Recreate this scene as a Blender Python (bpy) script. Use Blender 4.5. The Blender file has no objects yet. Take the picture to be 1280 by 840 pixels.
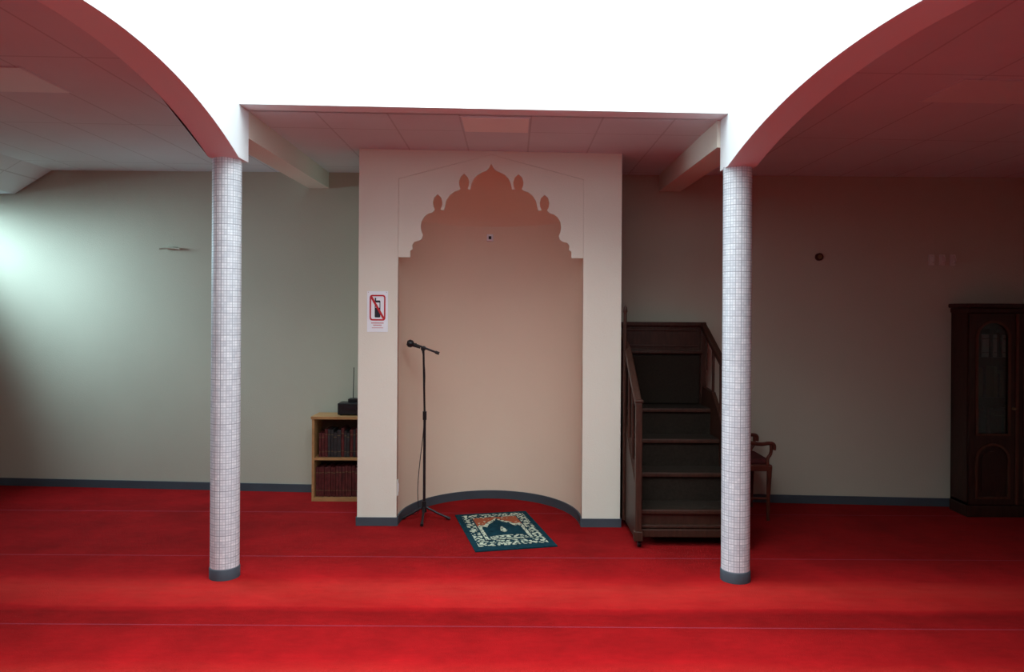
import bpy, bmesh, math, random
from mathutils import Matrix, Vector
random.seed(7)
S = bpy.context.scene
S.view_settings.view_transform = 'Standard'
S.view_settings.look = 'None'
COL = S.collection

# ------------------------------------------------------------------ materials
def mat(name, c, rough=0.7, var=0.0, vscale=3.0, bump=0.0, bscale=200.0, metal=0.0, spec=0.3, stretch=None):
    m = bpy.data.materials.new(name); m.use_nodes = True
    nt = m.node_tree; b = nt.nodes['Principled BSDF']
    b.inputs['Roughness'].default_value = rough
    b.inputs['Metallic'].default_value = metal
    b.inputs['Specular IOR Level'].default_value = spec
    tc = nt.nodes.new('ShaderNodeTexCoord')
    vec = tc.outputs['Object']
    if stretch:
        mp = nt.nodes.new('ShaderNodeMapping'); mp.inputs['Scale'].default_value = stretch
        nt.links.new(vec, mp.inputs['Vector']); vec = mp.outputs['Vector']
    n = nt.nodes.new('ShaderNodeTexNoise'); n.inputs['Scale'].default_value = vscale; n.inputs['Detail'].default_value = 5
    nt.links.new(vec, n.inputs['Vector'])
    r = nt.nodes.new('ShaderNodeMapRange')
    r.inputs['From Min'].default_value = 0.3; r.inputs['From Max'].default_value = 0.7
    r.inputs['To Min'].default_value = 1 - var; r.inputs['To Max'].default_value = 1 + var
    nt.links.new(n.outputs['Fac'], r.inputs['Value'])
    mx = nt.nodes.new('ShaderNodeVectorMath'); mx.operation = 'SCALE'
    mx.inputs[0].default_value = c[:3]
    nt.links.new(r.outputs['Result'], mx.inputs['Scale'])
    nt.links.new(mx.outputs['Vector'], b.inputs['Base Color'])
    if bump > 0:
        n2 = nt.nodes.new('ShaderNodeTexNoise'); n2.inputs['Scale'].default_value = bscale; n2.inputs['Detail'].default_value = 3
        nt.links.new(vec, n2.inputs['Vector'])
        bp = nt.nodes.new('ShaderNodeBump'); bp.inputs['Strength'].default_value = bump; bp.inputs['Distance'].default_value = 0.01
        nt.links.new(n2.outputs['Fac'], bp.inputs['Height']); nt.links.new(bp.outputs['Normal'], b.inputs['Normal'])
    return m

M_wall = mat('plaster_cream', (0.47, 0.45, 0.365), 0.9, 0.03, 1.5, 0.15, 120)
M_mih = mat('plaster_mihrab', (0.76, 0.745, 0.645), 0.9, 0.02, 1.5, 0.12, 120)
M_niche = mat('plaster_niche_peach', (0.80, 0.655, 0.52), 0.85, 0.02, 1.5, 0.1, 120)
M_white = mat('plaster_white', (0.82, 0.89, 0.91), 0.9, 0.01, 1.0, 0.05, 100)
M_base = mat('baseboard_grey', (0.055, 0.07, 0.088), 0.6, 0.08, 4)
M_wood = mat('dark_mahogany', (0.040, 0.015, 0.009), 0.5, 0.35, 9, 0.05, 80, stretch=(6, 6, 1))
M_wood2 = mat('cabinet_wood', (0.030, 0.012, 0.008), 0.42, 0.35, 8, stretch=(6, 6, 1))
M_mould = mat('cabinet_moulding_wood', (0.075, 0.028, 0.016), 0.4, 0.25, 8, stretch=(6, 6, 1))
M_oak = mat('oak_edge', (0.40, 0.205, 0.085), 0.5, 0.15, 10, stretch=(1, 4, 4))
M_oakd = mat('oak_inner', (0.10, 0.045, 0.02), 0.6, 0.15, 10)
M_step = mat('brown_step_carpet', (0.022, 0.016, 0.012), 0.95, 0.2, 60, 0.3, 300, spec=0.1)
M_black = mat('black_plastic', (0.012, 0.012, 0.014), 0.4, 0.1, 5)
M_metal = mat('dark_metal', (0.03, 0.03, 0.035), 0.35, 0.05, 5, metal=0.6)
M_steel = mat('steel', (0.5, 0.5, 0.5), 0.3, 0.05, 5, metal=1.0)
M_paper = mat('paper_white', (0.84, 0.90, 0.95), 0.7, 0.01, 5)
M_red = mat('print_red', (0.50, 0.02, 0.03), 0.6, 0.02, 5)
M_print = mat('print_black', (0.02, 0.02, 0.03), 0.6, 0.02, 5)
M_ptext = mat('print_text_pink', (0.62, 0.30, 0.32), 0.6, 0.02, 5)
M_chair = mat('chair_wood', (0.085, 0.022, 0.014), 0.35, 0.3, 8)
M_seat = mat('chair_fabric', (0.07, 0.012, 0.012), 0.9, 0.2, 30)
M_plate = mat('switch_white', (0.66, 0.66, 0.62), 0.5, 0.01, 5)
M_panel = mat('diffuser_panel', (0.88, 0.93, 0.90), 0.6, 0.02, 3)
M_panel2 = mat('diffuser_panel_dull', (0.76, 0.86, 0.86), 0.6, 0.02, 3)
M_bookR = mat('book_maroon', (0.09, 0.018, 0.018), 0.5, 0.4, 25)
M_bookB = mat('book_dark', (0.03, 0.028, 0.03), 0.5, 0.4, 25)
M_bookG = mat('book_gilt', (0.16, 0.12, 0.06), 0.4, 0.1, 25)
M_brown = mat('brown_fitting', (0.05, 0.02, 0.01), 0.5, 0.05, 25)

# glass
M_glass = bpy.data.materials.new('cabinet_glass'); M_glass.use_nodes = True
nt = M_glass.node_tree; nt.nodes.clear()
o = nt.nodes.new('ShaderNodeOutputMaterial'); mxs = nt.nodes.new('ShaderNodeMixShader')
t = nt.nodes.new('ShaderNodeBsdfTransparent'); t.inputs[0].default_value = (0.6, 0.62, 0.62, 1)
g = nt.nodes.new('ShaderNodeBsdfGlossy'); g.inputs['Roughness'].default_value = 0.05
mxs.inputs[0].default_value = 0.06
nt.links.new(t.outputs[0], mxs.inputs[1]); nt.links.new(g.outputs[0], mxs.inputs[2]); nt.links.new(mxs.outputs[0], o.inputs[0])

# ceiling with panel joints
def math_node(nt, op, a, b=None, c=None):
    n = nt.nodes.new('ShaderNodeMath'); n.operation = op
    for i, v in enumerate((a, b, c)):
        if v is None: continue
        if isinstance(v, (int, float)): n.inputs[i].default_value = v
        else: nt.links.new(v, n.inputs[i])
    return n.outputs[0]
M_ceil = mat('ceiling_tiles', (0.66, 0.76, 0.80), 0.9, 0.03, 2)
nt = M_ceil.node_tree; b = nt.nodes['Principled BSDF']
tc = nt.nodes.new('ShaderNodeTexCoord'); sp = nt.nodes.new('ShaderNodeSeparateXYZ'); nt.links.new(tc.outputs['Object'], sp.inputs[0])
def joint(out, off, period, w):
    a = math_node(nt, 'ADD', out, off)
    d = math_node(nt, 'PINGPONG', a, period / 2)
    return math_node(nt, 'LESS_THAN', d, w)
jx = joint(sp.outputs['X'], 0.33 + 0.44 * 20, 0.44, 0.006)
jy = joint(sp.outputs['Y'], -4.92 + 1.32 * 20, 1.32, 0.006)
j = math_node(nt, 'MAXIMUM', jx, jy)
src = b.inputs['Base Color'].links[0].from_socket
mx = nt.nodes.new('ShaderNodeMix'); mx.data_type = 'RGBA'
nt.links.new(math_node(nt, 'MULTIPLY', j, 0.4), mx.inputs['Factor']); nt.links.new(src, mx.inputs['A']); mx.inputs['B'].default_value = (0.30, 0.34, 0.36, 1)
nt.links.new(mx.outputs['Result'], b.inputs['Base Color'])

# red carpet: rolls with seams, lighter and darker bands
M_carpet = mat('red_carpet', (0.375, 0.0062, 0.0090), 0.95, 0.16, 3.0, 0.9, 170, spec=0.03)
nt = M_carpet.node_tree; b = nt.nodes['Principled BSDF']
b.inputs['Sheen Weight'].default_value = 0.04
b.inputs['Sheen Roughness'].default_value = 0.5
b.inputs['Sheen Tint'].default_value = (1, 0.35, 0.30, 1)
tc = nt.nodes.new('ShaderNodeTexCoord'); sp = nt.nodes.new('ShaderNodeSeparateXYZ'); nt.links.new(tc.outputs['Object'], sp.inputs[0])
Y = sp.outputs['Y']
nz = nt.nodes.new('ShaderNodeTexNoise'); nz.inputs['Scale'].default_value = 1.3; nz.inputs['Detail'].default_value = 6
mp = nt.nodes.new('ShaderNodeMapping'); mp.inputs['Scale'].default_value = (0.6, 2.5, 1)
nt.links.new(tc.outputs['Object'], mp.inputs[0]); nt.links.new(mp.outputs[0], nz.inputs['Vector'])
Yw = math_node(nt, 'ADD', Y, math_node(nt, 'MULTIPLY', math_node(nt, 'SUBTRACT', nz.outputs['Fac'], 0.5), 0.18))
ph = math_node(nt, 'FRACT', math_node(nt, 'DIVIDE', math_node(nt, 'ADD', Yw, -3.74 + 10.6), 1.06))
ramp = nt.nodes.new('ShaderNodeValToRGB'); cr = ramp.color_ramp
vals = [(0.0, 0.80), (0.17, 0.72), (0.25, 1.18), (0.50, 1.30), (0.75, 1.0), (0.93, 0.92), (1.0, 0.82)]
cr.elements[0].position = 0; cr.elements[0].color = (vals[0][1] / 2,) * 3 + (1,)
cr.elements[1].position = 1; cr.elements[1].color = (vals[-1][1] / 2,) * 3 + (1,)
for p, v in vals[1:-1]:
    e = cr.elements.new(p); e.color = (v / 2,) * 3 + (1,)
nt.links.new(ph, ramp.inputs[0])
fade = nt.nodes.new('ShaderNodeMapRange'); fade.inputs['From Min'].default_value = 4.4; fade.inputs['From Max'].default_value = 4.9
fade.inputs['To Min'].default_value = 1.0; fade.inputs['To Max'].default_value = 0.25
nt.links.new(Y, fade.inputs['Value'])
# shade toward the back wall, darkened into the carpet colour
rear_shade = nt.nodes.new('ShaderNodeMapRange'); rear_shade.inputs['From Min'].default_value = 4.2; rear_shade.inputs['From Max'].default_value = 5.2
rear_shade.inputs['To Min'].default_value = 1.0; rear_shade.inputs['To Max'].default_value = 0.62
nt.links.new(Yw, rear_shade.inputs['Value'])
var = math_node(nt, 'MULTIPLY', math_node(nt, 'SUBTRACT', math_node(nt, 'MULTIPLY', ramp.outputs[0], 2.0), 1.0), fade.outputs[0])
amp = math_node(nt, 'MULTIPLY', math_node(nt, 'ADD', var, 1.0), rear_shade.outputs[0])
# brushed pile streaks
nz3 = nt.nodes.new('ShaderNodeTexNoise'); nz3.inputs['Scale'].default_value = 14; nz3.inputs['Detail'].default_value = 8; nz3.inputs['Roughness'].default_value = 0.7
mp3 = nt.nodes.new('ShaderNodeMapping'); mp3.inputs['Scale'].default_value = (0.8, 1.8, 1)
nt.links.new(tc.outputs['Object'], mp3.inputs[0]); nt.links.new(mp3.outputs[0], nz3.inputs['Vector'])
pile = nt.nodes.new('ShaderNodeMapRange'); pile.inputs['From Min'].default_value = 0.3; pile.inputs['From Max'].default_value = 0.7
pile.inputs['To Min'].default_value = 0.86; pile.inputs['To Max'].default_value = 1.14
nt.links.new(nz3.outputs['Fac'], pile.inputs['Value'])
amp = math_node(nt, 'MULTIPLY', amp, pile.outputs[0])
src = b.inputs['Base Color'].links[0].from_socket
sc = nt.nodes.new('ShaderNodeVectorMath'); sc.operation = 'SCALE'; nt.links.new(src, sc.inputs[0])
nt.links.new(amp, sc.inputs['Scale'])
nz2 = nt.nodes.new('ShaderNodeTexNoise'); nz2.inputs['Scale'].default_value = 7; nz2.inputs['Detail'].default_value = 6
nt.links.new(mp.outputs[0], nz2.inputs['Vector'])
salmon_band = nt.nodes.new('ShaderNodeMapRange'); salmon_band.inputs['From Min'].default_value = 0.10; salmon_band.inputs['From Max'].default_value = 0.32  # mask of the lighter bands, tinted salmon
salmon_band.inputs['To Min'].default_value = 0; salmon_band.inputs['To Max'].default_value = 1.0
nt.links.new(var, salmon_band.inputs['Value'])
wf = math_node(nt, 'MULTIPLY', salmon_band.outputs[0], nz2.outputs['Fac'])
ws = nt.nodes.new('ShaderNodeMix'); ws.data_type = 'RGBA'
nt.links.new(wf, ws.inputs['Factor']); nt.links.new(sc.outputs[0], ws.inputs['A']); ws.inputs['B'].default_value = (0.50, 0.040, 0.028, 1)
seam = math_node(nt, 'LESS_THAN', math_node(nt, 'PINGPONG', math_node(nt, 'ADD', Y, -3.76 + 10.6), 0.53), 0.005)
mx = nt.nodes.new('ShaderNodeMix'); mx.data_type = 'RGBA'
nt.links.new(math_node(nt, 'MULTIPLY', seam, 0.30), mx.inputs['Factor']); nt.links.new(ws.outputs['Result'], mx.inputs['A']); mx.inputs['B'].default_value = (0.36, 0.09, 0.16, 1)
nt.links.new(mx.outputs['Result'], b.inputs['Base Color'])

# mosaic for columns (UV in metres)
M_mos = bpy.data.materials.new('mosaic_tile'); M_mos.use_nodes = True
nt = M_mos.node_tree; b = nt.nodes['Principled BSDF']; b.inputs['Roughness'].default_value = 0.5
tc = nt.nodes.new('ShaderNodeTexCoord')
def brick(w, ms, c1, c2, cm):
    k = nt.nodes.new('ShaderNodeTexBrick'); k.offset = 0; k.squash = 1
    k.inputs['Scale'].default_value = 1; k.inputs['Brick Width'].default_value = w; k.inputs['Row Height'].default_value = w
    k.inputs['Mortar Size'].default_value = ms; k.inputs['Mortar Smooth'].default_value = 0.1
    k.inputs['Color1'].default_value = c1; k.inputs['Color2'].default_value = c2; k.inputs['Mortar'].default_value = cm
    nt.links.new(tc.outputs['UV'], k.inputs['Vector']); return k
k1 = brick(0.033, 0.0020, (0.84, 0.89, 0.92, 1), (0.70, 0.75, 0.79, 1), (0.56, 0.61, 0.65, 1))
k2 = brick(0.0165, 0.0016, (1, 1, 1, 1), (0.82, 0.84, 0.86, 1), (0.64, 0.67, 0.70, 1))
k3 = brick(0.132, 0.0020, (1, 1, 1, 1), (0.97, 0.97, 0.97, 1), (0.74, 0.76, 0.78, 1))
m1 = nt.nodes.new('ShaderNodeVectorMath'); m1.operation = 'MULTIPLY'
nt.links.new(k1.outputs['Color'], m1.inputs[0]); nt.links.new(k2.outputs['Color'], m1.inputs[1])
m2 = nt.nodes.new('ShaderNodeVectorMath'); m2.operation = 'MULTIPLY'
nt.links.new(m1.outputs[0], m2.inputs[0]); nt.links.new(k3.outputs['Color'], m2.inputs[1])
nt.links.new(m2.outputs[0], b.inputs['Base Color'])
bp = nt.nodes.new('ShaderNodeBump'); bp.inputs['Strength'].default_value = 0.3; bp.inputs['Distance'].default_value = 0.002; bp.invert = True
nt.links.new(k1.outputs['Fac'], bp.inputs['Height']); nt.links.new(bp.outputs['Normal'], b.inputs['Normal'])

# ------------------------------------------------------------------ mesh helpers
def link(me, name, m, parent=None):
    ob = bpy.data.objects.new(name, me); COL.objects.link(ob)
    if m is not None:
        me.materials.append(m)
    if parent is not None: ob.parent = parent
    return ob
def empty(name, loc=(0, 0, 0)):
    e = bpy.data.objects.new(name, None); e.empty_display_size = 0.1; COL.objects.link(e); e.location = loc
    return e
def hexa(name, pts, m, parent=None, bevel=0):
    me = bpy.data.meshes.new(name)
    me.from_pydata(pts, [], [(0, 3, 2, 1), (4, 5, 6, 7), (0, 1, 5, 4), (1, 2, 6, 5), (2, 3, 7, 6), (3, 0, 4, 7)])
    me.update()
    ob = link(me, name, m, parent)
    if bevel:
        md = ob.modifiers.new('bevel', 'BEVEL'); md.width = bevel; md.segments = 2; md.limit_method = 'ANGLE'
    return ob
def box(name, x0, x1, y0, y1, z0, z1, m, parent=None, bevel=0):
    return hexa(name, [(x0, y0, z0), (x1, y0, z0), (x1, y1, z0), (x0, y1, z0), (x0, y0, z1), (x1, y0, z1), (x1, y1, z1), (x0, y1, z1)], m, parent, bevel)
def boxes(name, lst, m, parent=None, bevel=0):
    vs, fs = [], []
    for (x0, x1, y0, y1, z0, z1) in lst:
        k = len(vs)
        vs += [(x0, y0, z0), (x1, y0, z0), (x1, y1, z0), (x0, y1, z0), (x0, y0, z1), (x1, y0, z1), (x1, y1, z1), (x0, y1, z1)]
        fs += [tuple(k + i for i in f) for f in [(0, 3, 2, 1), (4, 5, 6, 7), (0, 1, 5, 4), (1, 2, 6, 5), (2, 3, 7, 6), (3, 0, 4, 7)]]
    me = bpy.data.meshes.new(name); me.from_pydata(vs, [], fs); me.update()
    ob = link(me, name, m, parent)
    if bevel:
        md = ob.modifiers.new('bevel', 'BEVEL'); md.width = bevel; md.segments = 2; md.limit_method = 'ANGLE'
    return ob
def tube(name, pts, r, m, parent=None, seg=12, radii=None, smooth_curve=False):
    cu = bpy.data.curves.new(name, 'CURVE'); cu.dimensions = '3D'; cu.bevel_depth = r; cu.bevel_resolution = 4; cu.use_fill_caps = True
    if smooth_curve:
        s = cu.splines.new('NURBS'); s.points.add(len(pts) - 1); s.use_endpoint_u = True; s.order_u = 3
    else:
        s = cu.splines.new('POLY'); s.points.add(len(pts) - 1)
    for i, p in enumerate(pts):
        s.points[i].co = (*p, 1)
        if radii: s.points[i].radius = radii[i]
    tmp = bpy.data.objects.new('t', cu); COL.objects.link(tmp)
    dg = bpy.context.evaluated_depsgraph_get(); me = bpy.data.meshes.new_from_object(tmp.evaluated_get(dg))
    bpy.data.objects.remove(tmp); bpy.data.curves.remove(cu)
    me.name = name
    for p in me.polygons: p.use_smooth = True
    me.materials.clear()
    return link(me, name, m, parent)
def plate(name, outlines, y0, y1, m, parent=None, bevel=0):
    """flat shape in XZ with holes, solid between depths y0 and y1"""
    cu = bpy.data.curves.new(name, 'CURVE'); cu.dimensions = '2D'; cu.fill_mode = 'BOTH'; cu.extrude = (y1 - y0) / 2
    for ol in outlines:
        s = cu.splines.new('POLY'); s.points.add(len(ol) - 1); s.use_cyclic_u = True
        for i, p in enumerate(ol): s.points[i].co = (p[0], p[1], 0, 1)
    tmp = bpy.data.objects.new('t', cu); COL.objects.link(tmp)
    dg = bpy.context.evaluated_depsgraph_get(); me = bpy.data.meshes.new_from_object(tmp.evaluated_get(dg))
    bpy.data.objects.remove(tmp); bpy.data.curves.remove(cu); me.name = name
    me.transform(Matrix.Rotation(math.radians(90), 4, 'X')); me.transform(Matrix.Translation((0, (y0 + y1) / 2, 0)))
    me.materials.clear()
    return link(me, name, m, parent)
def lathe(name, prof, m, parent=None, center=(0, 0), seg=48, uv=False):
    vs, fs, uvs = [], [], []
    n = len(prof)
    for i in range(seg + 1):
        a = 2 * math.pi * i / seg
        for r, z in prof: vs.append((center[0] + r * math.cos(a), center[1] + r * math.sin(a), z))
    me = bpy.data.meshes.new(name)
    for i in range(seg):
        for k in range(n - 1):
            fs.append((i * n + k, (i + 1) * n + k, (i + 1) * n + k + 1, i * n + k + 1))
    me.from_pydata(vs, [], fs); me.update()
    if uv:
        l = me.uv_layers.new(name='UVMap')
        for p in me.polygons:
            for li, vi in zip(p.loop_indices, p.vertices):
                i, k = divmod(vi, n)
                l.data[li].uv = (0.528 * i / seg, prof[k][1])
    for p in me.polygons: p.use_smooth = True
    return link(me, name, m, parent)

# ------------------------------------------------------------------ dimensions
def ceil_z(x): return 2.80 - 0.0137 * (x + 0.18)
def back_y(x): return 6.412 - 0.0655 * x
XL, XR, YF = -5.2, 4.75, -4.0
WX0, WX1, WY0, WY1 = -1.62, 1.27, -1.43, 4.37     # light well
TOP = 4.3
LB = (-1.80, -1.62); RB = (1.27, 1.44)             # colonnade beams (x ranges)

# floor
me = bpy.data.meshes.new('floor')
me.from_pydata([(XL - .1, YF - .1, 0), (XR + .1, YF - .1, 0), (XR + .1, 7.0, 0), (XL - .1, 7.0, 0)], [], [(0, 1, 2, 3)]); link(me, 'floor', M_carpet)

# back wall
hexa('wall_back', [(XL - .1, back_y(XL - .1), 0), (XR + .1, back_y(XR + .1), 0), (XR + .1, back_y(XR) + .15, 0), (XL - .1, back_y(XL) + .15, 0),
                   (XL - .1, back_y(XL - .1), 3.0), (XR + .1, back_y(XR + .1), 3.0), (XR + .1, back_y(XR) + .15, 3.0), (XL - .1, back_y(XL) + .15, 3.0)], M_wall)
box('wall_right', XR, XR + .12, YF, 6.2, 0, 3.0, M_wall)
box('wall_front', XL, XR, YF - .12, YF, 0, 3.0, M_white)
# left wall with high window opening
wy0, wy1, wz0, wz1 = 5.55, 6.60, 2.05, 2.62
boxes('wall_left', [(XL - .12, XL, YF, wy0, 0, 3.0), (XL - .12, XL, wy1, 6.75, 0, 3.0), (XL - .12, XL, wy0, wy1, 0, wz0), (XL - .12, XL, wy0, wy1, wz1, 3.0)], M_wall)
boxes('window_1', [(XL - .09, XL - .04, wy0, wy0 + .05, wz0, wz1), (XL - .09, XL - .04, wy1 - .05, wy1, wz0, wz1), (XL - .09, XL - .04, wy0, wy1, wz0, wz0 + .05),
                   (XL - .09, XL - .04, wy0, wy1, wz1 - .05, wz1), (XL - .09, XL - .04, (wy0 + wy1) / 2 - .02, (wy0 + wy1) / 2 + .02, wz0, wz1)], M_white)

# ceiling: pieces round the light well
def cslab(x0, x1, y0, y1):
    return [(x0, y0, ceil_z(x0)), (x1, y0, ceil_z(x1)), (x1, y1, ceil_z(x1)), (x0, y1, ceil_z(x0)), (x0, y0, 3.0), (x1, y0, 3.0), (x1, y1, 3.0), (x0, y1, 3.0)]
vs, fs = [], []
for s in [(XL, LB[0] + .02, YF, 6.9), (RB[1] - .02, XR, YF, 6.9), (LB[0] + .02, RB[1] - .02, 4.50, 6.9), (LB[0] + .02, RB[1] - .02, YF, WY0 - .1)]:
    k = len(vs); vs += cslab(*s); fs += [tuple(k + i for i in f) for f in [(0, 3, 2, 1), (4, 5, 6, 7), (0, 1, 5, 4), (1, 2, 6, 5), (2, 3, 7, 6), (3, 0, 4, 7)]]
me = bpy.data.meshes.new('ceiling'); me.from_pydata(vs, [], fs); me.update(); link(me, 'ceiling', M_ceil)

# light well end walls
hexa('wall_lightwell_back', [(WX0, WY1, ceil_z(WX0)), (WX1, WY1, ceil_z(WX1)), (WX1, WY1 + .16, ceil_z(WX1)), (WX0, WY1 + .16, ceil_z(WX0)),
                         (WX0, WY1, TOP), (WX1, WY1, TOP), (WX1, WY1 + .16, TOP), (WX0, WY1 + .16, TOP)], M_white)
box('wall_lightwell_front', WX0, WX1, WY0 - .16, WY0, 2.78, TOP, M_white)

# arcade walls (arches between the columns, along the nave)
def arcade(name, xs, spring, rise):
    ol = [(4.53, TOP), (-1.51, TOP), (-1.51, spring)]
    for c in (0.10, 3.00):
        N = 36
        for i in range(N + 1):
            u = -1 + 2 * i / N
            h = 1.37 * u
            R = (1.37 ** 2 + rise ** 2) / (2 * rise)
            ol.append((c + h, spring + math.sqrt(R * R - h * h) - (R - rise)))
    ol.append((4.53, spring))
    n = len(ol); vs = [(xs[0], y, z) for y, z in ol] + [(xs[1], y, z) for y, z in ol]
    bm = bmesh.new(); bv = [bm.verts.new(v) for v in vs]
    f1 = bm.faces.new(bv[:n]); f2 = bm.faces.new(list(reversed(bv[n:])))
    for i in range(n): bm.faces.new([bv[(i + 1) % n], bv[i], bv[n + i], bv[n + (i + 1) % n]])
    bmesh.ops.triangulate(bm, faces=[f1, f2])
    bmesh.ops.recalc_face_normals(bm, faces=bm.faces)
    me = bpy.data.meshes.new(name); bm.to_mesh(me); bm.free()
    return link(me, name, M_white)
arcade('wall_arcade_left', LB, 2.505, 0.265)
arcade('wall_arcade_right', RB, 2.470, 0.145)

# beams toward the back wall
for nm, (x0, x1) in (('trim_beam_left', LB), ('trim_beam_right', (1.25, 1.43))):
    hexa(nm, [(x0, 4.53, ceil_z(x0) - .165), (x1, 4.53, ceil_z(x1) - .165), (x1, back_y(x1) + .03, ceil_z(x1) - .14), (x0, back_y(x0) + .03, ceil_z(x0) - .14),
              (x0, 4.53, 2.9), (x1, 4.53, 2.9), (x1, back_y(x1) + .03, 2.9), (x0, back_y(x0) + .03, 2.9)], M_mih)
# sloped bulkhead along left wall
pr = [(-4.13, ceil_z(-4.13) + .01), (-4.50, 2.64), (XL + .0, 2.64), (XL + .0, ceil_z(XL) + .01)]
vs = [(x, YF, z) for x, z in pr] + [(x, 6.66 if x > -4.3 else 6.68, z) for x, z in pr]
me = bpy.data.meshes.new('trim_bulkhead'); me.from_pydata(vs, [], [(0, 1, 2, 3), (7, 6, 5, 4), (0, 4, 5, 1), (1, 5, 6, 2), (2, 6, 7, 3), (3, 7, 4, 0)]); link(me, 'trim_bulkhead', M_ceil)
# shallow beam at right rear
box('trim_beam_side', 4.0, XR, 5.2, 5.55, 2.60, 2.80, M_ceil)
# corner pier at right of back wall
box('trim_pier', 4.24, XR, 6.09, 6.2, 0, 2.74, M_wall)

# ceiling panels
def cpanel(name, x0, x1, y0, y1, m):
    f = empty(name)
    def sl(nm, a, b, c, d, t, mm):
        hexa(nm, [(a, c, ceil_z(a) - t), (b, c, ceil_z(b) - t), (b, d, ceil_z(b) - t), (a, d, ceil_z(a) - t),
                (a, c, ceil_z(a) + .01), (b, c, ceil_z(b) + .01), (b, d, ceil_z(b) + .01), (a, d, ceil_z(a) + .01)], mm, f)
    sl('frame', x0, x1, y0, y1, .004, M_ceil)
    sl('diffuser', x0 + .012, x1 - .012, y0 + .012, y1 - .012, .007, m)
    return f
cpanel('ceiling_light_panel', -0.33, 0.11, 4.545, 4.92, M_panel)
cpanel('ceiling_light_panel', -3.25, -2.50, 3.75, 4.20, M_panel2)
cpanel('ceiling_light_panel', 2.22, 2.85, 3.65, 4.05, M_panel2)

# columns
def column(x, y, h):
    e = empty('mosaic_column', (0, 0, 0))
    lathe('shaft', [(0.084, 0.05), (0.084, h)], M_mos, e, (x, y), 64, True)
    lathe('base_ring', [(0.0885, 0.0), (0.0885, 0.060), (0.085, 0.065), (0.08, 0.065)], M_base, e, (x, y), 48)
for y in (4.45, 1.55, -1.35):
    column(-1.719, y, 2.515); column(1.353, y, 2.48)

# baseboards
def bb(name, x0, x1):
    t = .012; h = .068
    hexa(name, [(x0, back_y(x0) - t, 0), (x1, back_y(x1) - t, 0), (x1, back_y(x1), 0), (x0, back_y(x0), 0), (x0, back_y(x0) - t, h), (x1, back_y(x1) - t, h), (x1, back_y(x1), h), (x0, back_y(x0), h)], M_base)
bb('baseboard_back_left', XL, -1.15); bb('baseboard_back_right', 0.82, 4.24)
box('baseboard_left', XL, XL + .012, YF, 6.74, 0, .068, M_base)
box('baseboard_right', XR - .012, XR, YF, 6.08, 0, .068, M_base)
box('baseboard_front', XL, XR, YF, YF + .012, 0, .068, M_base)

# ------------------------------------------------------------------ mihrab
MX0, MX1, MY = -1.147, 0.815, 5.52
NX0, NX1, NC = -0.853, 0.530, -0.1615
SPR = 2.006
U = 0.00597
half = [(101, 0), (101, 8), (98, 10), (98.5, 15), (96, 19), (90, 20.5), (86.5, 23), (85, 28), (87, 32), (88, 38), (87, 45), (83.5, 51), (79, 54.5), (74, 56), (71.5, 58),
        (70.5, 60), (72.5, 64), (73, 69), (71.5, 75), (67, 79), (62.5, 75), (61, 69), (61.5, 64), (63.5, 60),
        (59, 59), (58, 64), (56.5, 71), (52, 78), (46, 82.5), (41, 84), (38.5, 86), (40, 90), (40.5, 95), (38.5, 101), (34, 105), (29.5, 101), (27.5, 95), (28, 90), (29.5, 86),
        (26, 85), (25, 92), (22, 99), (17, 104), (11, 107), (6, 109), (3, 112), (0, 118)]
cusp_l = [(NC - dx * U, SPR + h * U) for dx, h in half]
cusp_r = [(NC + dx * U, SPR + h * U) for dx, h in half[:-1]]
mih = empty('mihrab')
plate('front_frame', [[(MX0, 0), (MX0, ceil_z(MX0) + .004), (MX1, ceil_z(MX1) + .004), (MX1, 0), (NX1, 0), (NX1, 2.592), (NC, 2.775), (NX0, 2.592), (NX0, 0)]], MY, MY + .012, M_mih, mih)
plate('cusped_arch_panel', [[(MX0, 0), (MX0, ceil_z(MX0) + .004), (MX1, ceil_z(MX1) + .004), (MX1, 0), (NX1, 0), (NX1, SPR)] + cusp_r + list(reversed(cusp_l)) + [(NX0, SPR), (NX0, 0)]],
      MY + .012, MY + .045, M_mih, mih)
box('side_left', MX0, MX0 + .04, MY + .044, back_y(MX0) + .02, 0, ceil_z(MX0) + .004, M_wall, mih)
box('side_right', MX1 - .04, MX1, MY + .044, back_y(MX1) + .02, 0, ceil_z(MX1) + .004, M_wall, mih)
# niche
NY = MY + .045; a_, b_ = 0.6915, 0.79; NZ = 2.33
vs, fs = [], []; NA = 64
rings = [(0.0, 1.0), (NZ, 1.0)] + [(NZ + 0.44 * t / 10, 1 - (t / 10) ** 1.5) for t in range(1, 11)]
for z, rf in rings:
    for i in range(NA + 1):
        a = math.pi * i / NA
        vs.append((NC - a_ * rf * math.cos(a), NY + b_ * rf * math.sin(a), z))
for k in range(len(rings) - 1):
    for i in range(NA):
        fs.append((k * (NA + 1) + i, k * (NA + 1) + i + 1, (k + 1) * (NA + 1) + i + 1, (k + 1) * (NA + 1) + i))
me = bpy.data.meshes.new('niche'); me.from_pydata(vs, [], fs); me.update()
ob = link(me, 'niche', M_niche, mih)
for i, p in enumerate(me.polygons): p.use_smooth = True
# crease between wall and dome
bm = bmesh.new(); bm.from_mesh(me)
bmesh.ops.split_edges(bm, edges=[e for e in bm.edges if all(abs(v.co.z - NZ) < 1e-5 for v in e.verts)]); bm.to_mesh(me); bm.free()
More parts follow.
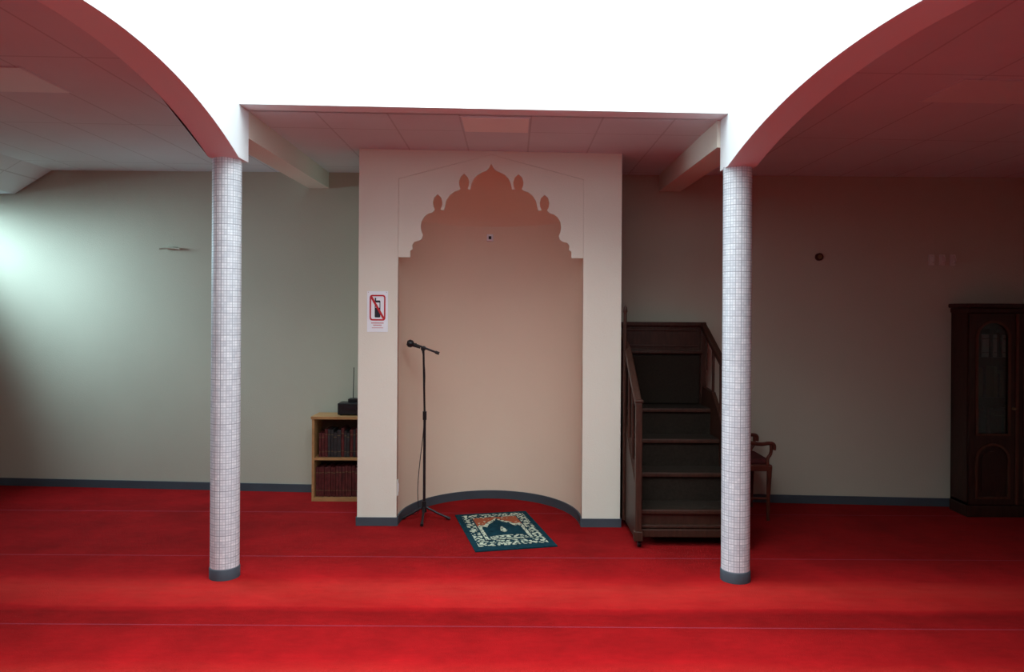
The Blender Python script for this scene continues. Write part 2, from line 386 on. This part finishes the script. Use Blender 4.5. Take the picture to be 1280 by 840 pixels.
# niche baseboard
vs, fs = [], []
for i in range(NA + 1):
    a = math.pi * i / NA
    for k, z in ((1.0, 0), (1.0, .068), (.983, .068), (.983, 0)):
        vs.append((NC - a_ * k * math.cos(a), NY + b_ * k * math.sin(a), z))
for i in range(NA):
    for k in range(4): fs.append((i * 4 + k, i * 4 + (k + 1) % 4, (i + 1) * 4 + (k + 1) % 4, (i + 1) * 4 + k))
me = bpy.data.meshes.new('baseboard_niche'); me.from_pydata(vs, [], fs); me.update(); link(me, 'baseboard_niche', M_base)
boxes('baseboard_mihrab', [(MX0 - .008, NX0 + .006, MY - .010, MY, 0, .062), (NX1 - .006, MX1 + .008, MY - .010, MY, 0, .062),
                           (NX0, NX0 + .01, MY, NY, 0, .062), (NX1 - .01, NX1, MY, NY, 0, .062),
                           (MX0 - .01, MX0, MY, 6.2, 0, .062), (MX1, MX1 + .01, MY, 6.3, 0, .062)], M_base)
# small fittings in the niche
f = empty('niche_wall_socket')
box('plate', -0.220, -0.165, 6.335, 6.350, 2.205, 2.265, M_paper, f, .004)
box('insert', -0.204, -0.181, 6.331, 6.336, 2.222, 2.248, M_print, f)
f = empty('wall_socket')
box('plate', NX0 + .001, NX0 + .010, MY + .005, MY + .04, .22, .34, M_plate, f, .003)
box('insert', NX0 + .010, NX0 + .012, MY + .012, MY + .033, .25, .31, M_paper, f)

# no-phone sign
f = empty('no_phone_sign')
ys = MY
box('sheet', -1.081, -0.926, ys - .003, ys - .0005, 1.445, 1.749, M_paper, f)
def rrect(x0, x1, z0, z1, r, n=6):
    o = []
    for cx, cz, a0 in ((x1 - r, z1 - r, 0), (x0 + r, z1 - r, 90), (x0 + r, z0 + r, 180), (x1 - r, z0 + r, 270)):
        for i in range(n + 1):
            a = math.radians(a0 + 90 * i / n); o.append((cx + r * math.cos(a), cz + r * math.sin(a)))
    return o
plate('red_border', [rrect(-1.062, -0.944, 1.530, 1.722, .02), rrect(-1.051, -0.955, 1.541, 1.711, .012)], ys - .0045, ys - .003, M_red, f)
plate('phone_body', [rrect(-1.024, -0.982, 1.553, 1.680, .008), rrect(-1.018, -0.988, 1.625, 1.665, .003)], ys - .0042, ys - .003, M_print, f)
box('phone_antenna', -1.024, -1.014, ys - .0042, ys - .003, 1.675, 1.70, M_print, f)
plate('red_slash', [[(-1.055, 1.700), (-1.043, 1.711), (-0.951, 1.552), (-0.963, 1.541)]], ys - .006, ys - .0045, M_red, f)
boxes('caption', [(-1.050, -0.957, ys - .0045, ys - .003, 1.508, 1.516), (-1.035, -0.972, ys - .0045, ys - .003, 1.492, 1.499), (-1.045, -0.960, ys - .0045, ys - .003, 1.474, 1.478)], M_ptext, f)
boxes('pins', [(-1.074, -1.068, ys - .006, ys - .003, 1.738, 1.744), (-0.939, -0.933, ys - .006, ys - .003, 1.738, 1.744)], M_steel, f)

# ------------------------------------------------------------------ microphone stand
f = empty('microphone_stand')
sx, sy = -0.668, 5.70
tube('pole_lower', [(sx, sy, .05), (sx, sy, .80)], .0105, M_metal, f)
tube('pole_upper', [(sx, sy, .78), (sx - .012, sy, 1.30)], .008, M_metal, f)
tube('height_clutch', [(sx, sy, .765), (sx, sy, .83)], .015, M_black, f)
tube('hub', [(sx, sy, .055), (sx, sy, .14)], .019, M_black, f)
for i, a in enumerate((188, -8, 272)):
    a = math.radians(a); L = .205 if i else .165
    dx, dy = L * math.cos(a), L * math.sin(a)
    tube('leg_%d' % (i + 1), [(sx, sy, .10), (sx + dx * .5, sy + dy * .5, .052), (sx + dx, sy + dy, .012)], .0085, M_metal, f)
    tube('foot_%d' % (i + 1), [(sx + dx * .86, sy + dy * .86, .022), (sx + dx * 1.0, sy + dy * 1.0, .012)], .012, M_black, f)
tx = sx - .012
tube('boom_joint', [(tx, sy - .025, 1.315), (tx, sy + .02, 1.315)], .019, M_black, f)
tube('boom_arm', [(tx - .055, sy - .03, 1.345), (tx + .10, sy - .01, 1.285)], .008, M_metal, f)
tube('counterweight', [(tx + .092, sy - .01, 1.288), (tx + .122, sy - .008, 1.277)], .012, M_black, f)
tube('mic_clip', [(tx - .05, sy - .03, 1.342), (tx - .075, sy - .035, 1.342)], .015, M_black, f)
tube('mic_body', [(tx - .02, sy - .04, 1.325), (tx - .08, sy - .05, 1.348)], .015, M_black, f, radii=[.75, 1.1])
tube('mic_head', [(tx - .072, sy - .05, 1.345), (tx - .084, sy - .052, 1.350), (tx - .104, sy - .054, 1.357), (tx - .120, sy - .056, 1.361)], .030, M_black, f, radii=[.55, .95, 1, .55])
tube('cable', [(tx - .01, sy - .045, 1.32), (tx + .018, sy - .03, 1.2), (tx + .012, sy - .02, .95), (tx + .01, sy - .02, .70), (tx - .02, sy - .03, .45), (tx - .04, sy - .02, .22), (tx - .03, sy + .02, .05), (tx - .06, sy + .08, .012), (tx - .10, sy + .10, .008)],
     .003, M_black, f, smooth_curve=True)

# ------------------------------------------------------------------ prayer rug
def pattern_mat(name, c1, c2, scale, thr, thr2=None):
    m = bpy.data.materials.new(name); m.use_nodes = True; nt = m.node_tree; b = nt.nodes['Principled BSDF']
    b.inputs['Roughness'].default_value = .95; b.inputs['Specular IOR Level'].default_value = .05
    tc = nt.nodes.new('ShaderNodeTexCoord'); v = nt.nodes.new('ShaderNodeTexVoronoi'); v.inputs['Scale'].default_value = scale
    v.feature = 'F1'; nt.links.new(tc.outputs['Object'], v.inputs['Vector'])
    n = nt.nodes.new('ShaderNodeTexNoise'); n.inputs['Scale'].default_value = scale * 1.6; nt.links.new(tc.outputs['Object'], n.inputs['Vector'])
    s = math_node(nt, 'ADD', v.outputs['Distance'], math_node(nt, 'MULTIPLY', math_node(nt, 'SUBTRACT', n.outputs['Fac'], .5), .5))
    r = nt.nodes.new('ShaderNodeMapRange'); r.inputs['From Min'].default_value = thr - .06; r.inputs['From Max'].default_value = thr + .06
    nt.links.new(s, r.inputs['Value'])
    x = nt.nodes.new('ShaderNodeMix'); x.data_type = 'RGBA'; nt.links.new(r.outputs[0], x.inputs['Factor'])
    x.inputs['A'].default_value = (*c1, 1); x.inputs['B'].default_value = (*c2, 1)
    nt.links.new(x.outputs['Result'], b.inputs['Base Color']); return m
teal = (0.007, 0.034, 0.048); cream = (0.50, 0.53, 0.40); rust = (0.30, 0.075, 0.035)
M_teal = mat('rug_teal', teal, .95, .3, 30, .3, 300, spec=.05)
M_rb = pattern_mat('rug_floral_border', cream, teal, 42, .48)
M_rc = pattern_mat('rug_cream_field', cream, teal, 45, .62)
M_rr = pattern_mat('rug_rust_field', cream, rust, 30, .22)
rug = empty('prayer_rug', (-0.058, 5.42, 0)); rug.rotation_euler = (0, 0, math.radians(13))
def layer(name, pts, k, m):
    z0, z1 = (0.001, 0.008) if k == 0 else (0.0078, 0.008 + 0.0009 * k)
    n = len(pts); bm = bmesh.new()
    lo = [bm.verts.new((x, y, z0)) for x, y in pts]; hi = [bm.verts.new((x, y, z1)) for x, y in pts]
    bm.faces.new(hi); bm.faces.new(list(reversed(lo)))
    for i in range(n): bm.faces.new([lo[i], lo[(i + 1) % n], hi[(i + 1) % n], hi[i]])
    bmesh.ops.recalc_face_normals(bm, faces=bm.faces)
    me = bpy.data.meshes.new(name); bm.to_mesh(me); bm.free(); return link(me, name, m, rug)
def rect(w, l0, l1): return [(-w, l0), (w, l0), (w, l1), (-w, l1)]
layer('pile_base', rect(.285, -.452, .452), 0, M_teal)
layer('floral_border', rect(.245, -.365, .41), 1, M_rb)
layer('inner_line', rect(.180, -.255, .325), 2, M_teal)
layer('rust_field', rect(.170, -.24, .315), 3, M_rr)
layer('arch_cream', [(-.17, -.24), (.17, -.24), (.17, .09), (.15, .13), (.12, .11), (.085, .18), (.035, .23), (0, .29), (-.035, .23), (-.085, .18), (-.12, .11), (-.15, .13), (-.17, .09)], 4, M_rc)
layer('arch_teal', [(-.145, -.22), (.145, -.22), (.145, .05), (.13, .08), (.105, .055), (.075, .135), (.028, .19), (0, .255), (-.028, .19), (-.075, .135), (-.105, .055), (-.13, .08), (-.145, .05)], 5, M_teal)
layer('lamp_motif', [(0, -.09), (.025, -.05), (.018, .0), (.005, .05), (-.005, .05), (-.018, .0), (-.025, -.05)], 6, M_rc)
layer('floor_motif', [(-.13, -.21), (.13, -.21), (.13, -.175), (.06, -.155), (-.06, -.155), (-.13, -.175)], 6, M_rb)

# ------------------------------------------------------------------ bookshelf
bx0, bx1, by0, by1, bh = -1.674, -1.165, 6.21, 6.47, .69
f = empty('low_bookshelf')
boxes('carcass', [(bx0, bx0 + .02, by0, by1, 0, bh), (bx1 - .02, bx1, by0, by1, 0, bh), (bx0 + .02, bx1 - .02, by0, by1, 0.0, .03),
                  (bx0 + .02, bx1 - .02, by0 + .004, by1, .345, .365)], M_oak, f)
box('top_board', bx0 - .008, bx1, by0 - .008, by1, bh, bh + .022, M_oak, f)
box('back_board', bx0 + .02, bx1 - .02, by1 - .01, by1, .03, bh, M_oakd, f)
def books(parent, x0, x1, y, d, z, hmin, hmax, mats, tmin=.018, tmax=.034, nm='books'):
    x = x0; L = {i: [] for i in range(len(mats))}; gl = []
    while x < x1 - tmin:
        t = min(random.uniform(tmin, tmax), x1 - x); h = random.uniform(hmin, hmax); yo = random.uniform(0, .015)
        i = random.randrange(len(mats)); L[i].append((x + .001, x + t - .001, y + yo, y + yo + d, z, z + h))
        gl.append((x + .002, x + t - .002, y + yo - .0008, y + yo + .001, z + h * .80, z + h * .80 + .006))
        gl.append((x + .002, x + t - .002, y + yo - .0008, y + yo + .001, z + h * .2, z + h * .2 + .004)); x += t
    for i, l in L.items():
        if l: boxes('%s_%d' % (nm, i + 1), l, mats[i], parent, .002)
    boxes(nm + '_gilt_lines', gl, M_bookG, parent)
books(f, bx0 + .024, bx1 - .024, by0 + .03, .17, .031, .245, .262, [M_bookR, M_bookR], nm='books_lower')
books(f, bx0 + .05, bx1 - .20, by0 + .03, .17, .366, .20, .25, [M_bookB, M_bookB, M_bookR], nm='books_upper')
books(f, bx1 - .20, bx1 - .024, by0 + .03, .17, .366, .23, .27, [M_bookR, M_bookB], nm='books_upper_b')

# radio
f = empty('radio_receiver')
zt = bh + .0225
box('body', -1.475, -1.22, 6.27, 6.42, zt + .006, zt + .105, M_black, f, .006)
boxes('feet', [(-1.46, -1.44, 6.29, 6.31, zt, zt + .008), (-1.25, -1.23, 6.29, 6.31, zt, zt + .008), (-1.46, -1.44, 6.38, 6.40, zt, zt + .008), (-1.25, -1.23, 6.38, 6.40, zt, zt + .008)], M_black, f)
box('display', -1.42, -1.32, 6.267, 6.271, zt + .05, zt + .085, M_metal, f)
tube('knob', [(-1.29, 6.27, zt + .055), (-1.29, 6.252, zt + .055)], .016, M_metal, f)
box('rear_unit', -1.40, -1.24, 6.33, 6.42, zt + .105, zt + .135, M_black, f, .004)
tube('antenna', [(-1.37, 6.40, zt + .12), (-1.365, 6.40, zt + .40)], .0035, M_metal, f)

# ------------------------------------------------------------------ minbar
f = empty('wooden_minbar')
mx0, mx1 = .850, 1.600
st = [(5.08, .24), (5.33, .44), (5.58, .64), (5.83, .84)]
for i, (y, z) in enumerate(st):
    yn = st[i + 1][0] if i < 3 else 6.12
    zb = .065 if i == 0 else st[i - 1][1] - .0
    box('riser_%d' % (i + 1), mx0 + .03, mx1 - .03, y + .012, y + .03, zb, z - .022, M_wood if i == 0 else M_step, f)
    box('tread_carpet_%d' % (i + 1), mx0 + .03, mx1 - .03, y + .02, yn + .014, z - .02, z + .006, M_step, f)
    box('nosing_%d' % (i + 1), mx0 + .03, mx1 - .03, y - .008, y + .02, z - .022, z + .008, M_wood, f, .006)
# moulded base front
box('base_front', mx0 + .02, mx1 - .02, 5.055, 5.09, .065, .12, M_wood, f, .006)
box('base_moulding', mx0 + .02, mx1 - .02, 5.065, 5.09, .125, .145, M_wood, f, .005)
# stringers (stepped closed side panels)
def side(x0, x1, nm, zt):
    ol = [(5.04, .055), (6.16, .055), (6.16, 1.0), (5.80, .98), (5.04, .40)]
    vs = [(x0, y, z) for y, z in ol] + [(x1, y, z) for y, z in ol]; n = len(ol)
    bm = bmesh.new(); bv = [bm.verts.new(v) for v in vs]
    bm.faces.new(bv[:n]); bm.faces.new(list(reversed(bv[n:])))
    for i in range(n): bm.faces.new([bv[(i + 1) % n], bv[i], bv[n + i], bv[n + (i + 1) % n]])
    bmesh.ops.recalc_face_normals(bm, faces=bm.faces); me = bpy.data.meshes.new(nm); bm.to_mesh(me); bm.free(); link(me, nm, M_wood, f)
    xc = (x0 + x1) / 2
    boxes(nm + '_newels', [(xc - .022, xc + .022, 5.0, 5.045, .055, zt[0]), (xc - .022, xc + .022, 6.11, 6.155, .9, zt[2] + .02)], M_wood, f, .006)
    boxes(nm + '_newel_cap', [(xc - .028, xc + .028, 4.995, 5.05, zt[0], zt[0] + .02), (xc - .03, xc + .03, 4.992, 5.055, .055, .12)], M_wood, f, .005)
    # handrail
    hr = [(5.02, zt[0] - .02), (5.50, zt[1]), (6.13, zt[2])]
    for k in range(2):
        (ya, za), (yb, zb) = hr[k], hr[k + 1]
        hexa(nm + '_handrail_%d' % (k + 1), [(xc - .024, ya, za - .025), (xc + .024, ya, za - .025), (xc + .024, yb, zb - .025), (xc - .024, yb, zb - .025),
                                  (xc - .024, ya, za + .025), (xc + .024, ya, za + .025), (xc + .024, yb, zb + .025), (xc - .024, yb, zb + .025)], M_wood, f, .008)
        for q in range(3):
            t = (q + .5) / 3; y = ya + (yb - ya) * t; z = za + (zb - za) * t
            tube(nm + '_baluster_%d%d' % (k, q), [(xc, y, .40 + (y - 5.04) * .75), (xc, y, z - .01)], .011, M_wood, f)
side(mx0, mx0 + .03, 'side_left', (.99, 1.31, 1.50))
side(mx1 - .03, mx1, 'side_right', (.99, 1.20, 1.50))
box('back_panel', mx0 + .03, mx1 - .03, 6.135, 6.16, .80, 1.50, M_wood, f)
box('back_cushion', mx0 + .05, mx1 - .05, 6.10, 6.136, .85, 1.25, M_step, f, .01)
box('back_ledge', mx0 + .03, mx1 - .03, 6.09, 6.137, 1.265, 1.29, M_wood, f, .005)
box('back_top_rail', mx0 - .01, mx1 + .01, 6.11, 6.17, 1.49, 1.525, M_wood, f, .008)
boxes('back_inset_mouldings', [(mx0 + .06, mx1 - .06, 6.125, 6.137, 1.32, 1.335), (mx0 + .06, mx1 - .06, 6.125, 6.137, 1.45, 1.465)], M_wood, f, .003)
tube('tall_pole', [(mx0 - .008, 5.50, .06), (mx0 - .008, 5.50, 1.60)], .013, M_wood, f)
tube('pole_finial', [(mx0 - .008, 5.50, 1.59), (mx0 - .008, 5.50, 1.61), (mx0 - .008, 5.50, 1.635), (mx0 - .008, 5.50, 1.655)], .018, M_wood, f, radii=[.6, 1, .8, .1])
for i, (x, y) in enumerate(((mx0 + .03, 5.06), (mx1 - .03, 5.06), (mx0 + .03, 6.08), (mx1 - .03, 6.08))):
    tube('caster_wheel_%d' % i, [(x - .012, y, .026), (x + .012, y, .026)], .026, M_black, f)
    tube('caster_stem_%d' % i, [(x, y, .03), (x, y, .07)], .009, M_steel, f)

# ------------------------------------------------------------------ armchair (profile, facing right)
f = empty('wooden_armchair')
cx0, cx1, cy0, cy1 = 1.66, 2.02, 5.72, 6.12
for i, y in enumerate((cy0, cy1)):
    tube('back_leg_%d' % i, [(cx0 - .0, y, 0), (cx0 + .03, y, .25), (cx0 + .035, y, .42), (cx0 + .01, y, .80)], .017, M_chair, f, smooth_curve=True)
    tube('front_leg_%d' % i, [(cx1 - .03, y, .0), (cx1 - .03, y, .18), (cx1 - .02, y, .42)], .017, M_chair, f, radii=[.7, .9, 1.2])
    tube('arm_%d' % i, [(cx0 + .025, y, .60), (cx0 + .14, y, .61), (cx0 + .27, y, .585), (cx1 - .02, y, .60), (cx1 + .022, y, .585), (cx1 + .012, y, .545)], .015, M_chair, f, smooth_curve=True)
    tube('arm_post_%d' % i, [(cx1 - .025, y, .40), (cx1 - .05, y, .47), (cx1 - .002, y, .52), (cx1 - .01, y, .59)], .013, M_chair, f, smooth_curve=True)
    tube('side_stretcher_%d' % i, [(cx0 + .02, y, .17), (cx1 - .03, y, .17)], .009, M_chair, f)
boxes('seat_frame', [(cx0 + .01, cx1, cy0 - .01, cy1 + .01, .38, .43)], M_chair, f, .01)
box('seat_cushion', cx0 + .03, cx1 - .01, cy0 + .02, cy1 - .02, .425, .47, M_seat, f, .018)
box('back_pad', cx0 + .0, cx0 + .035, cy0 + .03, cy1 - .03, .50, .78, M_seat, f, .012)
tube('top_rail', [(cx0 + .01, cy0 - .01, .80), (cx0 + .005, (cy0 + cy1) / 2, .825), (cx0 + .01, cy1 + .01, .80)], .02, M_chair, f, smooth_curve=True)

# ------------------------------------------------------------------ cabinet
f = empty('glazed_bookcase')
kx0, kx1, ky0, ky1, kh = 3.615, 4.62, 5.85, 6.085, 1.66
boxes('carcass', [(kx0, kx0 + .025, ky0 + .02, ky1, .0, kh), (kx1 - .025, kx1, ky0 + .02, ky1, 0, kh), (kx0, kx1, ky1 - .012, ky1, 0, kh), (kx0, kx1, ky0 + .02, ky1, kh - .03, kh),
                  (kx0, kx1, ky0 + .02, ky1, .08, .11), (kx0 + .02, kx1 - .02, ky0 + .03, ky1, .60, .63), (kx0 + .02, kx1 - .02, ky0 + .05, ky1, .92, .94), (kx0 + .02, kx1 - .02, ky0 + .05, ky1, 1.24, 1.26)], M_wood2, f)
box('plinth', kx0 - .01, kx1 + .01, ky0 - .005, ky1, 0, .09, M_wood2, f, .006)
box('cornice_lower', kx0 - .012, kx1 + .012, ky0 - .012, ky1, kh - .045, kh - .005, M_wood2, f, .008)
box('cornice', kx0 - .03, kx1 + .03, ky0 - .03, ky1, kh - .005, kh + .03, M_wood2, f, .01)
def archo(x0, x1, z0, z1, n=18):
    r = (x1 - x0) / 2; c = (x0 + x1) / 2; o = [(x0, z0), (x1, z0)]
    for i in range(n + 1):
        a = math.pi * i / n; o.append((c + r * math.cos(a), z1 - r + r * math.sin(a)))
    return o
mid = (kx0 + kx1) / 2 - .12
for i, (x0, x1) in enumerate(((kx0 + .005, mid - .002), (mid + .002, kx1 - .245))):
    plate('door_frame_%d' % i, [[(x0, .10), (x1, .10), (x1, kh - .05), (x0, kh - .05)], archo(x0 + .065, x1 - .065, .66, 1.54), archo(x0 + .065, x1 - .065, .16, .57)], ky0, ky0 + .022, M_wood2, f)
    plate('door_moulding_%d' % i, [archo(x0 + .05, x1 - .05, .645, 1.555), archo(x0 + .068, x1 - .068, .66, 1.537)], ky0 - .008, ky0, M_mould, f)
    plate('panel_moulding_%d' % i, [archo(x0 + .05, x1 - .05, .145, .585), archo(x0 + .068, x1 - .068, .16, .567)], ky0 - .008, ky0, M_mould, f)
    box('door_glass_%d' % i, x0 + .05, x1 - .05, ky0 + .010, ky0 + .014, .65, 1.56, M_glass, f)
    box('lower_panel_%d' % i, x0 + .05, x1 - .05, ky0 + .012, ky0 + .02, .14, .60, M_wood2, f)
    plate('raised_panel_%d' % i, [archo(x0 + .105, x1 - .105, .20, .52)], ky0 + .002, ky0 + .013, M_wood2, f)
box('side_panel_fixed', kx1 - .245, kx1, ky0, ky0 + .022, .10, kh - .05, M_wood2, f)
tube('door_knob', [(mid - .03, ky0, .86), (mid - .03, ky0 - .025, .86)], .010, M_bookG, f)
box('centre_astragal', mid - .012, mid + .012, ky0 - .010, ky0 + .0, .10, kh - .05, M_mould, f, .004)
for z, mm in ((.631, [M_bookR, M_bookB]), (.941, [M_bookB, M_bookG, M_bookR]), (1.261, [M_bookB, M_plate, M_bookR])):
    books(f, kx0 + .05, kx1 - .05, ky0 + .07, .12, z, .18, .25, mm, nm='books_z%d' % int(z * 100))

# ------------------------------------------------------------------ back wall fittings
def wall_fit(x): return back_y(x)
x = 2.585; y = wall_fit(x)
f = empty('wall_thermostat'); tube('cover', [(x, y - .025, 2.08), (x, y, 2.08)], .032, M_brown, f); tube('dial', [(x, y - .032, 2.08), (x, y - .02, 2.08)], .018, M_bookG, f)
f = empty('coat_hook_rail')
for i in range(3):
    xx = 3.50 + i * .085; yy = wall_fit(xx)
    tube('hook_%d' % i, [(xx, yy, 2.09), (xx, yy - .04, 2.085), (xx, yy - .05, 2.05), (xx, yy - .035, 2.03), (xx, yy - .02, 2.045)], .005, M_plate, f)
    box('hook_plate_%d' % i, xx - .022, xx + .022, yy - .012, yy + .003, 2.01, 2.10, M_plate, f, .004)
x = -3.05; y = wall_fit(x)
f = empty('wall_bracket')  # plain shelf bracket, holds no lamp
box('wall_plate', x - .03, x + .03, y - .02, y + .004, 2.14, 2.165, M_wall, f, .006)
tube('arm', [(x - .09, y - .03, 2.145), (x, y - .02, 2.155), (x + .09, y - .03, 2.145)], .008, M_wall, f, smooth_curve=True)

# ------------------------------------------------------------------ lights
def area(name, loc, rot, sx, sy, power, col, spread=180):
    l = bpy.data.lights.new(name, 'AREA'); l.shape = 'RECTANGLE'; l.size = sx; l.size_y = sy; l.energy = power; l.color = col; l.spread = math.radians(spread)
    o = bpy.data.objects.new(name, l); COL.objects.link(o); o.location = loc; o.rotation_euler = [math.radians(a) for a in rot]; return o
area('skylight_daylight', ((WX0 + WX1) / 2, (WY0 + WY1) / 2, TOP - .01), (0, 0, 0), WX1 - WX0, WY1 - WY0, 262, (0.88, 0.98, 1.0), 145)
area('window_daylight', (XL + .03, (wy0 + wy1) / 2 + .05, (wz0 + wz1) / 2), (0, -62, 0), wz1 - wz0, wy1 - wy0, 44, (0.60, 0.90, 1.0), 88)
box('ceiling_skylight_roof', WX0 - .2, WX1 + .2, WY0 - .2, WY1 + .2, TOP, TOP + .05, M_white)

w = bpy.data.worlds.new('world'); S.world = w; w.use_nodes = True
w.node_tree.nodes['Background'].inputs[0].default_value = (0.75, 0.88, 1, 1); w.node_tree.nodes['Background'].inputs[1].default_value = 0.6

# ------------------------------------------------------------------ camera
cam = bpy.data.cameras.new('camera'); cam.sensor_width = 36; cam.lens = 26.0; cam.shift_y = -30 / 1280; cam.clip_start = .02
co = bpy.data.objects.new('camera', cam); COL.objects.link(co)
co.matrix_world = Matrix.Translation((0, 0, 1.6)) @ Matrix.Rotation(math.radians(90), 4, 'X') @ Matrix.Rotation(math.radians(.35), 4, 'Z')
S.camera = co
